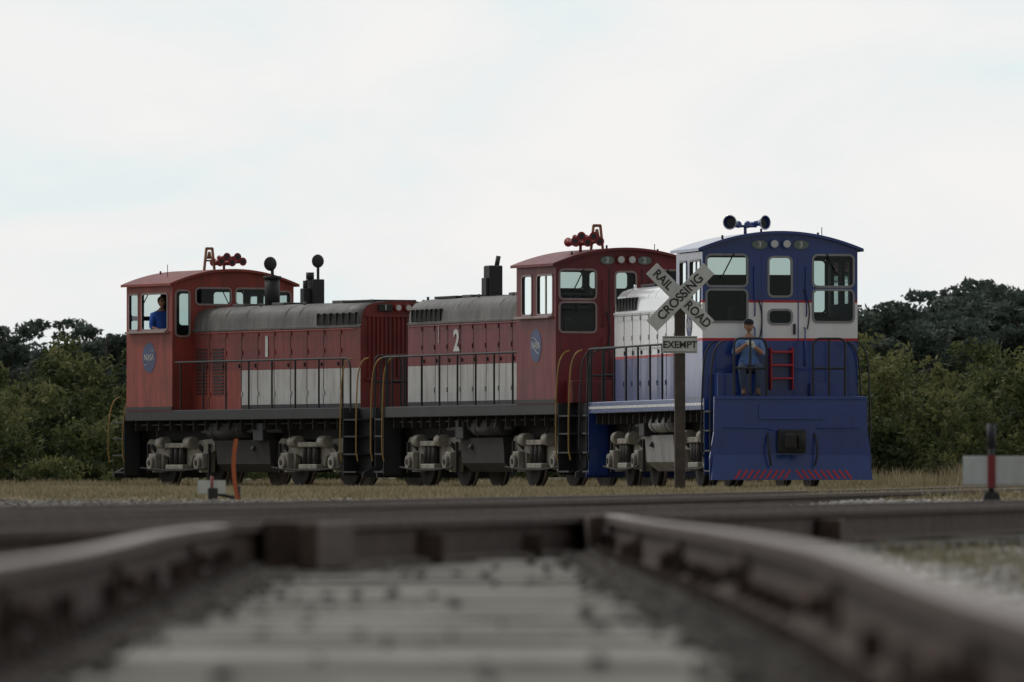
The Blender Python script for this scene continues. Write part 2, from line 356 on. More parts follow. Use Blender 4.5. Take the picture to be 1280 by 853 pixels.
    for a in (-.36,.34): p.box(a,a+.018,CY0-.010,CY0,1.9,4.42,BLK if not full else BLU)
    p.box(.25,.29,CY0-.06,CY0,2.9,3.1,BLK,.005)
    for z in (2.05,2.30,2.55):
        p.box(-.20,.20,CY0-.22,CY0,z,z+.035,S['stepmat'],.004)
    for x in (-.22,.20): p.box(x,x+.02,CY0-.2,CY0,1.85,2.65,S['stepmat'])
    p.box(-1.30,-.45,CY0-.42,CY0-.01,DK,2.16,body,.02)
    p.box(-1.22,-.53,CY0-.425,CY0-.42,1.80,2.08,body,.0)
    p.box(.55,1.15,CY0-.18,CY0-.005,DK,1.98,body,.02)
    p.done()
    tubes('wiper_arms_and_hoses',[arc((-.42,CY0-.03,3.55),(-.30,CY0-.06,3.2),(-.42,CY0-.03,2.75)),arc((.45,CY0-.03,3.75),(.62,CY0-.06,3.45),(.52,CY0-.03,3.0)),
           [(-.9,CY0-.03,4.42),(-1.15,CY0-.04,3.95)],[(.9,CY0-.03,4.42),(1.15,CY0-.04,3.95)]],.013,BLK,E)
    tubes('cab_grab_irons',[[(x,CY0,2.3),(x,CY0-.07,2.33),(x,CY0-.07,3.0),(x,CY0,3.03)] for x in (-.5,.47)]+[[(x,CY0,3.25),(x,CY0-.06,3.27),(x,CY0-.06,4.15),(x,CY0,4.17)] for x in (-.50,.50)],.013,body,E)
    # ---- hood
    p=P('hood',E); hb=S['hood_bands']
    prof=[(HW,DK)]+[(HW,z) for z in sorted(set([b[0] for b in hb if DK<b[0]<3.45]+[3.45]))]+[(.985,3.50),(.97,3.66),(.93,3.80),(.84,3.90),(.66,3.965),(.35,4.0),(0,4.01)]
    def hm(z,y):
        r=hb[0][1]
        for a,m in hb:
            if z>=a: r=m
        return r
    ys=[CY1]+[CY1+.05+k*.82 for k in range(1,10)]+[HY1]
    for (x0,z0),(x1,z1) in zip(prof[:-1],prof[1:]):
        for a,b in zip(ys[:-1],ys[1:]):
            m=hm((z0+z1)/2,a)
            if S.get('redtail') and a<5.3 and (z0+z1)/2<2.6: m=body
            for sx in (-1,1):
                p.face([(sx*x0,a,z0),(sx*x0,b,z0),(sx*x1,b,z1),(sx*x1,a,z1)],m,z0>3.45)
        p.face([(-x0,HY1,z0),(x0,HY1,z0),(x1,HY1,z1),(-x1,HY1,z1)] if x1>0 else [(-x0,HY1,z0),(x0,HY1,z0),(0,HY1,z1)],S['hoodend'])
    bmesh.ops.remove_doubles(p.bm,verts=p.bm.verts,dist=.0005)
    p.done()
    p=P('hood_doors_and_louvres',E)
    seam=S['seam']
    for sx in (-1,1):
        for k,y in enumerate(ys[1:-1]):
            p.box(*sorted((sx*(HW-.01),sx*(HW+.006))),y-.009,y+.009,1.74,3.44,seam)
            for z in (2.0,2.9,3.3): p.box(*sorted((sx*HW,sx*(HW+.022))),y+.03,y+.06,z,z+.1,hm(z,y) if not (S.get('redtail') and y<5.3) else body)
            p.box(*sorted((sx*HW,sx*(HW+.03))),y-.12,y-.085,2.62,2.70,BLK)
        p.box(*sorted((sx*(HW-.01),sx*(HW+.02))),CY1,HY1,3.44,3.475,S['ledge'])
        for kk in (0,1) if S['louv'] else ():
            for j in range(14):
                z=2.05+j*.075; y=3.5+kk*.85
                p.box(*sorted((sx*HW,sx*(HW+.02))),y,y+.55,z,z+.032,BLK)
        for j in range(9):
            z=3.52+j*.026
            p.box(*sorted((sx*(HW-.06),sx*(HW+.012-.004*j))),9.6,11.45,z,z+.013,GRL)
        for y in [9.6+k*.308 for k in range(7)]:
            p.box(*sorted((sx*(HW-.06),sx*(HW+.016))),y-.01,y+.01,3.50,3.76,BLK)
    for y in (4.9,5.9,7.9,8.6):
        rp=[(.975,3.62),(.935,3.81),(.845,3.91),(.66,3.975),(.35,4.012),(0,4.022)]
        rp=rp+[(-a,b) for a,b in rp[-2::-1]]
        for (a,b),(c,d) in zip(rp[:-1],rp[1:]): p.face([(a,y,b),(c,y,d),(c,y+.04,d),(a,y+.04,b)],S['ledge'])
    for k in range(17):
        x=-.8+k*.1
        p.box(x-.018,x+.018,HY1,HY1+.035,2.35,3.66,S['hoodend'])
    p.box(-.88,.88,HY1,HY1+.045,3.66,3.70,S['hoodend']); p.box(-.88,.88,HY1,HY1+.045,2.30,2.35,S['hoodend'])
    for y in (4.2,6.2,9.2): p.box(-.45,.45,y,y+.6,3.99,4.05,S['ledge'],.01)
    p.box(-.55,.55,9.9,11.3,3.99,4.04,GRL,.01)
    for y in (3.8,6.0,8.2,11.5):
        for sx in (-1,1): p.cyl((sx*.62,y,3.96),(sx*.62,y,4.04),.03,S['ledge'],8)
    p.done()
    p=P('exhaust_stacks',E)
    for (y,kind) in S['stacks']:
        if kind=='can':
            p.cyl((0,y,3.96),(0,y,4.62),.17,BLK,20); p.cyl((0,y,4.60),(0,y,4.66),.20,BLK,20)
            p.box(-.03,.03,y-.02,y+.02,4.66,4.82,BLK); p.sph((0.05,y,4.93),.16,BLK,(1,.35,1))
        elif kind=='box':
            p.box(-.16,.12,y-.2,y+.2,3.96,4.55,BLK,.02); p.cyl((.1,y,4.55),(.1,y,4.70),.09,BLK,14); p.box(.12,.3,y-.1,y+.1,4.0,4.35,BLK,.02)
            p.box(-.12,-.07,y-.02,y+.02,4.5,4.85,BLK); p.sph((-.09,y,4.95),.15,BLK,(1,.35,1)); p.cyl((.22,y,4.3),(.22,y,4.52),.05,BLK,10)
        else:
            p.box(-.14,.16,y-.2,y+.2,3.96,4.66,BLK,.03); p.cyl((.08,y,4.6),(.13,y,4.86),.05,BLK,14); p.box(-.2,-.14,y-.15,y+.15,4.0,4.4,BLK,.01)
    if S['stacks']: p.done()
    else: p.bm.free()
    p=P('air_horns',E); hx,hy=S['horn']; hz=roofz(hx)+.05
    p.box(hx-.22,hx+.22,hy-.04,hy+.04,hz+.12,hz+.17,S['hornm'],.01); p.cyl((hx,hy,hz-.05),(hx,hy,hz+.15),.03,S['hornm'],10)
    if S['hornkind']==2:
        for dx,dirx in ((-.28,-1),(.28,1)):
            a=Vector((hx+dx*.55,hy+.1,hz+.19)); d=Vector((dirx*.52,-.84,.06)).normalized()
            p.cyl(a-d*.12,a+d*.2,.04,BLU,12,.055); p.cyl(a+d*.2,a+d*.36,.055,BLU,22,.13,False); p.cyl(a+d*.31,a+d*.32,.09,BLK,20)
            tubes('horn_rim',[[tuple(a+d*.36+(Vector((d.y,-d.x,0)).normalized()*math.cos(t)+Vector((0,0,1))*math.sin(t))*.13) for t in [k*math.pi/10 for k in range(21)]]],.012,CHR,E)
            p.sph(a-d*.12,.07,BLU)
    else:
        for dx,dz,dd in ((-.24,0,-1),(-.12,.10,-1),(0,-.02,-1),(.12,.10,-1),(.24,0,-1),(.05,.0,1),(-.1,0,1)):
            dd=dd*S['hdir']
            a=Vector((hx+dx,hy,hz+.19+dz)); q=Vector((hx+dx*1.1,hy+dd*.35,hz+.20+dz))
            p.cyl(a,q,.03,S['hornm'],10,.04); p.cyl(q,q+Vector((0,dd*.08,0)),.04,S['hornm'],16,.095); p.sph(a,.055,S['hornm'],seg=10)
            p.cyl(q+Vector((0,dd*.081,0)),q+Vector((0,dd*.084,0)),.055,BLK,12)
    p.done()
    if S.get('mast') is not None:
        x,y=S['mast']; z=roofz(x)+.04
        p=P('bell_bracket',E)
        for dx in (-.1,.1):
            M=Matrix.Translation((x+dx,y,z+.25))@Matrix.Rotation(-dx*1.1,4,'Y')
            p.box(-.02,.02,-.03,.03,-.25,.25,ORGD,M=M)
        p.box(x-.08,x+.08,y-.03,y+.03,z+.46,z+.52,ORGD); p.box(x-.1,x+.1,y-.03,y+.03,z+.2,z+.24,ORGD)
        p.cyl((x,y,z+.26),(x,y,z+.42),.06,ORGD,12,.03); p.done()
    hr=[]; pw=DK+1.06
    for sx in (-1,1):
        X=sx*1.46
        hr.append([(X,CY1+.05,pw),(X,11.9,pw)]+arc((X,11.9,pw),(X,12.15,pw),(X,12.15,pw-.3))+[(X,12.15,DK-.1)])
        for k in range(8): 
            y=CY1+.35+k*1.16
            if y<12: hr.append([(X,y,1.62),(X,y,pw)])
    for ye,sg in ((0.06,-1),(LEN-.06,1)):
        for sx in (-1,1):
            hr.append([(sx*.45,ye,DK),(sx*.45,ye,pw-.1)]+arc((sx*.45,ye,pw-.1),(sx*.45,ye,pw+.05),(sx*.6,ye,pw+.05),5)+[(sx*.95,ye,pw+.05)]+arc((sx*.95,ye,pw+.05),(sx*1.07,ye,pw+.05),(sx*1.07,ye,pw-.1),5)+[(sx*1.07,ye,DK)])
            hr.append([(sx*.76,ye,DK),(sx*.76,ye,pw+.05)]); hr.append([(sx*.45,ye,DK+.55),(sx*1.07,ye,DK+.55)])
    tubes('side_handrails',hr,.022,S['railm'],E)
    sr=[]
    for ei,(ye,sg) in enumerate(((0,-1),(LEN,1))):
        tp=S.get('cabgrab',2.75) if ei==0 else 2.75
        for sx in (-1,1):
            X=sx*1.5
            for yy in (ye-sg*.02,ye-sg*.78):
                sr.append([(X,yy,.55)]+arc((X+sx*.04,yy,.75),(X+sx*.05,yy,tp*.6),(X+sx*.01,yy,tp-.5),6)+arc((X+sx*.01,yy,tp-.5),(X-sx*.02,yy,tp),(X-sx*.25,yy,tp+.01),5))
    tubes('step_grab_rails',sr,.017,S['grabm'],E)
    hg=[[(sx*1.03,3.5,3.38),(sx*1.06,3.55,3.40),(sx*1.06,11.4,3.40),(sx*1.03,11.45,3.38)] for sx in (-1,1)]
    for z in (2.0,2.3,2.6,2.9,3.2,3.5): hg.append([(-.58,HY1,z),(-.58,HY1+.07,z),(-.95,HY1+.07,z),(-.95,HY1,z)])
    tubes('hood_grab_irons',hg,.012,S['hgm'],E)
    sx=S['side']; Xd=(0,1,0) if sx>0 else (0,-1,0)
    if S['bignum']:
        text('hood_number',S['num'],.62,(sx*(HW+.012),S['bignum'],3.05),Xd,(0,0,1),SIGNW,E,.02,sx=1.25)
        if S['num']=='2': text('hood_number','1',.55,(sx*(HW+.012),S['bignum']+1.15,3.20),Xd,(0,0,1),WHT,E,.0,sx=.8)
    p=P('round_emblem',E)
    ly=2.1; lz=2.88 if not full else 3.1
    mS=lambda u,v,d:Vector((sx*(CW+d),u,v))
    R=.34 if not full else .26
    p.prism([(ly+R*math.cos(a),lz+R*math.sin(a)) for a in [k*math.pi/16 for k in range(32)]],mS,0,.006,LOGO)
    p.done()
    tubes('emblem_orbit',[[(sx*(CW+.008),ly+R*.85*math.cos(a)*math.cos(.5)-R*.3*math.sin(a)*math.sin(.5),lz+R*.85*math.cos(a)*math.sin(.5)+R*.3*math.sin(a)*math.cos(.5)) for a in [k*math.pi/12 for k in range(25)]]],.006,WHT,E)
    text('emblem_lettering','NASA',.20,(sx*(CW+.008),ly,lz),Xd,(0,0,1),WHT,E,.002)
    return E
# ------------------------------------------------------------------ placement
phis=[math.radians(a) for a in (10.6,19.0,27.0)]
Pp=[Vector((6.23,184.5))]
for a in phis: Pp.append(Pp[-1]+13.6*Vector((-math.sin(a),math.cos(a))))
def orgn(i,rev=False):
    d=Vector((-math.sin(phis[i]),math.cos(phis[i])))
    return Pp[i]+d*(13.1 if rev else .5)
base=dict(tank2=GRIME,line=None,louv=True,hdir=1,sidewin=[(1.08,2.02,3.50,4.30),(2.35,2.95,3.50,4.30)])
L3=locomotive('blue_switcher_locomotive',orgn(0),phis[0],dict(base,body=BLU,sill=BLU,line=WHT3,tank=TANK,tank2=TANK,pilot=BLU,fullpilot=True,frame=RUB,
  cab_bands=[(0,BLU),(2.78,REDS),(2.83,WHT3),(3.50,REDS),(3.545,BLU)],smallwin=True,cabroof=BLU,hood_bands=[(0,BLU),(2.55,REDS),(2.60,WHT3)],hoodend=WHT3,seam=RUB,
  ledge=WHT3,louv=False,stacks=[],horn=(-.50,1.7),hornkind=2,hornm=BLU,railm=BLK,grabm=BLK,hgm=WHT3,side=-1,bignum=0,num='3',board=BOARD,boardtxt=SIGNW,stepmat=REDS))
L2=locomotive('red_switcher_locomotive',orgn(1),phis[1],dict(base,body=RED2,sill=BLK,tank=GRIME,pilot=BLK,fullpilot=False,frame=RUBR,
  cab_bands=[(0,RED2)],cabroof=RED2,hood_bands=[(0,BLK),(1.80,WHT),(2.56,RED2),(3.46,SILV)],hoodend=RED2,ledge=SILV,seam=BLK,stacks=[(9.1,'x')],louv=False,
  horn=(-.72,1.6),hornkind=5,hornm=HRED,railm=BLK,grabm=YEL,hgm=RED2,side=-1,bignum=8.5,num='2',board=BOARD,boardtxt=SIGNW,mast=(-.33,1.7),stepmat=BLK))
L1=locomotive('red_switcher_locomotive.001',orgn(2,True),phis[2]+math.pi,dict(base,body=RED1,sill=BLK,tank=GRIME,pilot=BLK,fullpilot=False,frame=RUBR,
  cab_bands=[(0,RED1)],cabroof=RED1D,hood_bands=[(0,BLK),(1.80,WHT),(2.56,RED1D),(3.46,SILV)],hoodend=RED1D,ledge=SILV,seam=BLK,redtail=True,stacks=[(5.3,'can'),(7.4,'box')],
  horn=(-.30,2.2),hornkind=5,hornm=HRED,hdir=-1,railm=BLK,grabm=YEL,hgm=RED1,side=1,bignum=7.1,num='1',board=BOARD,boardtxt=SIGNW,mast=(.16,2.4),stepmat=BLK,
  cabgrab=2.0,sidewin=[(1.05,1.52,3.50,4.30),(1.72,3.05,3.50,4.30)]))
# ------------------------------------------------------------------ people
SKIN=paint('skin',(.40,.22,.15),.55,var=.08,dirt=.05,streak=False)
SHIRT=paint('blue_shirt',(.14,.26,.55),.85,var=.12,scale=6,dirt=.1,streak=False)
SHIRT2=paint('royal_blue_shirt',(.04,.13,.55),.85,var=.12,dirt=.05,streak=False)
JEAN=paint('jeans',(.06,.085,.15),.85,var=.2,scale=8,dirt=.15,streak=False)
BOOT=paint('boots',(.14,.085,.055),.7,dirt=.2); HAIR=paint('hair',(.03,.02,.015),.7,dirt=.1,streak=False); CLOTH=paint('white_cloth',(.7,.7,.68),.9,dirt=.1)
CAP=paint('cap_dark',(.02,.025,.04),.8,dirt=.1)
def skinned(name,verts,edges,rad,root,sub,parent,labelf,mats):
    me=bpy.data.meshes.new(name+'_sk'); me.from_pydata(verts,edges,[]); o=bpy.data.objects.new(name,me); COL.objects.link(o)
    md=o.modifiers.new('s','SKIN')
    for i,v in enumerate(me.skin_vertices[0].data):
        r=rad[i]; v.radius=(r,r) if not isinstance(r,tuple) else r; v.use_root=(i==root)
    sd=o.modifiers.new('b','SUBSURF'); sd.levels=sub; sd.render_levels=sub
    dg=bpy.context.evaluated_depsgraph_get(); dg.update()
    m2=bpy.data.meshes.new_from_object(o.evaluated_get(dg)); bpy.data.objects.remove(o)
    m2.materials.clear()
    for m in mats: m2.materials.append(m)
    for f in m2.polygons: f.use_smooth=True; f.material_index=labelf(f.center)
    m2.name=name; return link(m2,name,parent)
def person(name,loc,rot,arms,parent=None,shirt=SHIRT,cap=True,drop=.5):
    E=empty(name); E.location=loc; E.rotation_euler=(0,0,rot)
    if parent: E.parent=parent
    V=[(0,0,0),(0,-.03,.17),(0,-.03,.36),(0,-.02,.50),(0,-.04,.59),(0,-.045,.66)]
    R=[.165,.16,.185,.11,.062,.058]
    Ed=[(0,1),(1,2),(2,3),(3,4),(4,5)]
    def add(p,r,par): V.append(p);R.append(r);Ed.append((par,len(V)-1));return len(V)-1
    hands=[]
    for sx in (-1,1):
        s=add((sx*.19,-.02,.465),.092,3); el,wr,pm=arms[sx]
        e=add(el,.062,s); w=add(wr,.040,e); h=add(pm,.044,w); hands.append((Vector(wr),Vector(pm),sx))
        hp=add((sx*.11,-.03,-.02),.125,0); kn=add((sx*.17,-.44,.0),.085,hp); sh=add((sx*.15,-.42,-.25),.070,kn); an=add((sx*.13,-.40,-drop+.07),.056,sh)
        hl=add((sx*.135,-.47,-drop),.050,an); add((sx*.15,-.60,-drop-.01),.043,hl)
    def labf(c):
        if c.z>.555 and abs(c.x)<.12 and c.y>-.2: return 0
        for (wv,pv,sx),ev in zip(hands,[Vector(arms[-1][0]),Vector(arms[1][0])]):
            t=(c-ev).dot(wv-ev)/(wv-ev).length_squared
            d=(c-(ev+(wv-ev)*max(0,min(1.5,t)))).length
            if t>.25 and d<.085 : return 0
        if c.z<-drop+.10 and c.y<-.28: return 3
        if c.z<.05 or c.y<-.25 and c.z<.12: return 2
        return 1
    skinned('body',V,Ed,R,0,2,E,labf,[SKIN,shirt,JEAN,BOOT])
    for wv,pv,sx in hands:
        d=(pv-wv).normalized(); side=d.cross(Vector((0,0,1))).normalized()
        if side.length<.1: side=Vector((1,0,0))
        nrm=Vector((-sx,0,-.2)).normalized()
        fv=[];fe=[];fr=[]
        for k in range(4):
            o=pv+side*(-.03+.02*k)+d*.015; l=(.030,.034,.032,.025)[k]
            b=len(fv); fv+= [tuple(o),tuple(o+d*l),tuple(o+d*l*1.6+nrm*l*.7),tuple(o+d*l*1.7+nrm*l*1.4)]; fe+=[(b,b+1),(b+1,b+2),(b+2,b+3)]; fr+=[.010,.010,.009,.008]
        b=len(fv); o=wv.lerp(pv,.6)+side*.035; fv+=[tuple(o),tuple(o+side*.03+d*.03),tuple(o+side*.03+d*.06)]; fe+=[(b,b+1),(b+1,b+2)]; fr+=[.012,.011,.009]
        p=P('fingers',E)
        for a,b_ in fe: p.cyl(fv[a],fv[b_],fr[a],SKIN,8,fr[b_]); p.sph(fv[b_],fr[b_],SKIN,seg=8)
        p.done()
    p=P('head',E); c=Vector((0,-.055,.77))
    r=bmesh.ops.create_uvsphere(p.bm,u_segments=24,v_segments=16,radius=1); i=p.mi(SKIN)
    for v in r['verts']:
        x,y,z=v.co; k=1-.28*max(0,-z)**1.5
        v.co=c+Vector((x*.080*k,y*.10*(1-.12*max(0,-z)),z*.125))
        if abs(x)<.18 and y<-.8 and -.35<z<.1: v.co.y-=.018
    for f in p.bm.faces: f.material_index=i; f.smooth=True
    for sx in (-1,1):
        p.sph(c+Vector((sx*.081,.01,-.005)),.03,SKIN,(.35,.7,1.1),10); p.sph(c+Vector((sx*.03,-.091,.012)),.011,SIGNB,(1.3,.6,.7),8)
        p.box(c.x+sx*.03-.016,c.x+sx*.03+.016,c.y-.099,c.y-.088,c.z+.03,c.z+.037,HAIR)
    p.sph(c+Vector((0,-.103,-.022)),.014,SKIN,(1,1.1,1.5),8); p.sph(c+Vector((0,-.09,-.058)),.02,REDS,(1.2,.4,.25),8)
    p.sph(c+Vector((0,.022,.03)),.1,HAIR,(.88,.95,1.04),18)
    if cap:
        p.sph(c+Vector((0,.0,.066)),.094,CAP,(.98,1.10,.78),18)
        p.prism([(.072*math.cos(a),.09*math.sin(a)) for a in [math.pi+k*math.pi/10 for k in range(11)]],lambda u,v,d:c+Vector((u,v-.06,.055+d+(v+.0)*.15)),0,.008,CAP)
    p.done()
    return E
ph=person('railway_worker',(0,0,0),0,{-1:((-.29,-.10,.24),(-.10,-.32,.40),(-.03,-.35,.45)),1:((.28,-.10,.22),(.10,-.32,.36),(.03,-.36,.41))},drop=.50)
d0=phis[0]; Rm=Matrix.Rotation(d0,3,'Z'); wl=Rm@Vector((-.66,.66,0))+Vector((orgn(0)[0],orgn(0)[1],0)); ph.location=(wl.x,wl.y,2.28); ph.rotation_euler=(0,0,d0-.12)
q=P('white_gloves',ph); q.sph((.0,-.40,.44),.06,CLOTH,(1.3,.7,.8),12); q.sph((.05,-.40,.39),.04,CLOTH,(1,.7,1.2),10); q.sph((-.05,-.40,.47),.035,CLOTH,(1.2,.7,.8),10); q.done()
d2=phis[2]+math.pi; Rm=Matrix.Rotation(d2,3,'Z'); wl=Rm@Vector((1.15,1.95,0))+Vector((orgn(2,True)[0],orgn(2,True)[1],0))
dr=person('locomotive_driver',(wl.x,wl.y,3.36),d2+math.pi,{-1:((-.26,-.05,.20),(-.16,-.28,.12),(-.13,-.36,.12)),1:((.26,-.05,.20),(.16,-.28,.12),(.13,-.36,.12))},shirt=SHIRT2,cap=False,drop=.45)
# ------------------------------------------------------------------ tracks
PROF=[(-.036,0),(.036,0),(.037,-.034),(.010,-.046),(.009,-.145),(.07,-.158),(.07,-.172),(-.07,-.172),(-.07,-.158),(-.009,-.145),(-.010,-.046),(-.037,-.034)]
def track(name,pts,tie_z=-.175,ties=True,fast=False,trim=None,tierange=None,warp=None):
    E=empty(name); pts=[Vector(p) for p in pts]
    nrm=[]
    for i in range(len(pts)):
        a=pts[max(0,i-1)];b=pts[min(len(pts)-1,i+1)]; d=(b-a); d.z=0; d.normalize(); nrm.append(Vector((d.y,-d.x,0)))
    p=P('rails',E)
    for sg in (-1,1):
        rows=[]
        for i,(c,n) in enumerate(zip(pts,nrm)):
            cc=c.copy()
            if trim: cc.y=min(cc.y,trim[0 if sg<0 else 1])
            if warp: cc=cc+Vector(warp(sg,cc.y))
            rows.append([p.bm.verts.new(cc+n*(sg*.755+u)+Vector((0,0,v))) for u,v in PROF])
        for r0,r1 in zip(rows[:-1],rows[1:]):
            if (r0[0].co-r1[0].co).length<.01: continue
            for k in range(len(PROF)):
                j=(k+1)%len(PROF); f=p.bm.faces.new([r0[k],r0[j],r1[j],r1[k]]); f.material_index=p.mi(RTOP if k==0 else RUST)
        for r in (rows[0],rows[-1]): p.bm.faces.new(r).material_index=p.mi(RUST)
    p.done()
    t=P('ties',E); f=P('spikes_and_tie_plates',E)
    acc=0; nxt=.2
    for i in range(len(pts)-1):
        a,b=pts[i],pts[i+1]; L=(b-a).length; ang=math.atan2(-(b-a).x,(b-a).y)
        while nxt<acc+L:
            c=a.lerp(b,(nxt-acc)/L)
            if tierange is None or tierange[0]<c.y<tierange[1]:
                M=Matrix.Translation(c)@Matrix.Rotation(ang+random.uniform(-.012,.012),4,'Z')
                w=random.uniform(.115,.13); l=random.uniform(-.05,.05); dz=random.uniform(-.015,.006)
                if ties: t.box(-1.28+l,1.28+l,-w,w,tie_z-.16+dz,tie_z+dz,random.choice((TIE,TIE,TIE3,TIE2)) if fast else TIE2,.012 if fast else 0,M=M)
                if fast:
                    for sg in (-1,1):
                        x=sg*.755
                        if warp: wx=warp(sg,c.y); x+=wx[0]
                        f.box(x-.17,x+.17,-.10,.10,tie_z-.002,tie_z+.016,RUST,0,M=M)
                        for dx in (-.09,.09):
                            for dy in (-.06,.06): f.box(x+dx-.02,x+dx+.02,dy-.02,dy+.02,tie_z,tie_z+.05,RUST,0,M=M)
                        if random.random()<.4:
                            for q in (-1,1): f.box(x+q*.012 if q>0 else x-.05,x+.05 if q>0 else x-.012,.13,.17,tie_z+.02,tie_z+.09,RUST,0,M=M)
            nxt+=.52
        acc+=L
    if fast:
        for yy in (12.6,18.2,24.0,30.5,36.5):
            for sg in (-1,1):
                x=pts[0].x+sg*.755; z=0
                if sg<0 and yy>34: continue
                if warp: wx=warp(sg,yy); x+=wx[0]; z=wx[2]
                f.box(x+.012,x+.03,yy-.3,yy+.3,z-.135,z-.05,RUST,.004); f.box(x-.03,x-.012,yy-.3,yy+.3,z-.135,z-.05,RUST,.004)
                for s2 in (-1,1):
                    for q in (-.2,-.07,.07,.2): f.cyl((x+s2*.03,yy+q,z-.093),(x+s2*.075,yy+q,z-.093),.024,RUST,6)
    t.done(); 
    if fast: f.done()
    else: f.bm.free()
    return E
XC=-.10
def sstep(a,b,x): t=min(1,max(0,(x-a)/(b-a))); return t*t*(3-2*t)
def warp(sg,y):
    if sg<0: return (0,0,.004*math.sin(y*.5))
    b=sstep(11,20,y)*(1-sstep(22,42,y)); return (.045*b,0,.020*b)
track('railway_track',[(XC,6+k*1.6,0) for k in range(25)],fast=True,trim=(34.6,43.6),tierange=(6,47),warp=warp)
dcr=Vector((.165,1,0)).normalized(); ncr=Vector((dcr.y,-dcr.x,0))
cl0=Vector((-6.6,0,0))-ncr*.755
track('railway_track.001',[tuple(cl0+dcr*s) for s in (14,30,60,100,125)],tie_z=-.175)
track('railway_track.002',[(-6.5,20,-.01),(-2.45,54,-.005),(1.9,88,.015),(5.4,118,.035),(7.9,143,.05),(9.4,160,.05),(11.6,190,.04)],tie_z=-.15)
cur=Pp[0].copy(); fw=[]; a=math.radians(6.4)
for k in range(40):
    a=max(a-math.radians(.32),math.radians(-3)); cur=cur+Vector((math.sin(a),-math.cos(a)))*2.0; fw.append((cur.x,cur.y,0))
    if cur.y<118: break
path=fw[::-1]
for i in range(3):
    for k in range(4):
        q=Pp[i].lerp(Pp[i+1],k/4); path.append((q.x,q.y,0))
cur=Pp[3].copy(); a=math.radians(31)
for k in range(16): path.append((cur.x,cur.y,0)); cur=cur+Vector((-math.sin(a),math.cos(a)))*2.5; a+=math.radians(1.3)
track('railway_track.003',path,tie_z=-.13)
p=P('crossing_frog')
def slab(x,y,w,l,z0,z1,ang=0,m=RUST): p.box(-w/2,w/2,-l/2,l/2,z0,z1,m,.01,M=Matrix.Translation((x,y,0))@Matrix.Rotation(ang,4,'Z'))
slab(-.62,35.6,.20,.5,-.19,.004); slab(-.50,35.9,.07,1.2,-.17,-.005,-.1); slab(.55,43.0,.06,1.6,-.17,.0,.02); slab(.72,43.2,.12,.4,-.17,.004)
slab(-.16,38.9,.16,.16,-.18,-.05); slab(.28,41.5,.1,.12,-.18,-.07); slab(1.9,51,.13,.2,-.18,-.05,-.16); slab(-.98,35,.10,.6,-.17,.003)
slab(2.55,56.3,.15,.25,-.18,-.04,-.16)
p.done()
# ------------------------------------------------------------------ ground
mn=noise
def gz(x,y):
    z=-.25+.21*sstep(55,112,y)
    if y>90: z+=sstep(90,120,y)*.03*mn.noise(Vector((x*.5,y*.12,3)))
    if y>228: z+=.25*sstep(228,250,y)
    return z
xs=[-4000,-1200,-400,-150,-60,-30]+[-18+k*.9 for k in range(43)]+[30,60,150,400,1200,4000]
ysg=[-300,-60,0]+[5+k*2.5 for k in range(110)]+[290,320,380,500,800,1500,3000,7000]
vs=[(x,y,gz(x,y)) for y in ysg for x in xs]; nx=len(xs)
fs=[(j*nx+i,j*nx+i+1,(j+1)*nx+i+1,(j+1)*nx+i) for j in range(len(ysg)-1) for i in range(nx-1)]
me=bpy.data.meshes.new('ground'); me.from_pydata(vs,[],fs)
for f in me.polygons: f.use_smooth=True
def groundmat():
    m,nt,out=newmat('ground_mix'); N=nt.nodes;L=nt.links
    b=N.new('ShaderNodeBsdfPrincipled'); b.inputs['Roughness'].default_value=.95; L.new(b.outputs[0],out.inputs[0])
    tc=N.new('ShaderNodeTexCoord'); sp=N.new('ShaderNodeSeparateXYZ'); L.new(tc.outputs['Object'],sp.inputs[0])
    def ramp(scale,c0,c1,p0=.35,p1=.65):
        n=N.new('ShaderNodeTexNoise'); n.inputs['Scale'].default_value=scale; n.inputs['Detail'].default_value=8; L.new(tc.outputs['Object'],n.inputs[0])
        r=N.new('ShaderNodeValToRGB'); e=r.color_ramp.elements; e[0].position=p0;e[1].position=p1; e[0].color=(*c0,1); e[1].color=(*c1,1); L.new(n.outputs['Fac'],r.inputs[0]); return r,n
    A,na=ramp(14,(.05,.045,.038),(.19,.18,.16)); B,nb=ramp(.6,(.13,.11,.06),(.28,.235,.155))
    mr=N.new('ShaderNodeMapRange'); mr.inputs[1].default_value=78; mr.inputs[2].default_value=98; L.new(sp.outputs['Y'],mr.inputs[0])
    mx=N.new('ShaderNodeMix'); mx.data_type='RGBA'; L.new(mr.outputs[0],mx.inputs[0]); L.new(A.outputs[0],mx.inputs[6]); L.new(B.outputs[0],mx.inputs[7])
    L.new(mx.outputs[2],b.inputs['Base Color'])
    bp=N.new('ShaderNodeBump'); bp.inputs['Distance'].default_value=.03; L.new(na.outputs['Fac'],bp.inputs['Height']); L.new(bp.outputs[0],b.inputs['Normal'])
    return m
me.materials.append(groundmat()); link(me,'ground')
rv=[];rf=[]
rx=[2.2+k*.8 for k in range(60)]
for i,x in enumerate(rx):
    yc=151+ (x-6)*.25
    for dy in (-4.5,-2,0,2,4.5): rv.append((x,yc+dy,gz(x,yc+dy)+.02+ (0.012 if dy==0 else 0)))
for i in range(len(rx)-1):
    for j in range(4): rf.append((i*5+j,(i+1)*5+j,(i+1)*5+j+1,i*5+j+1))
me=bpy.data.meshes.new('gravel_road'); me.from_pydata(rv,[],rf); me.materials.append(paint('road_gravel',(.38,.36,.33),.9,var=.25,scale=3,dirt=.4,streak=False,bump=.4,dirtcol=(.18,.16,.13)))
link(me,'gravel_road')
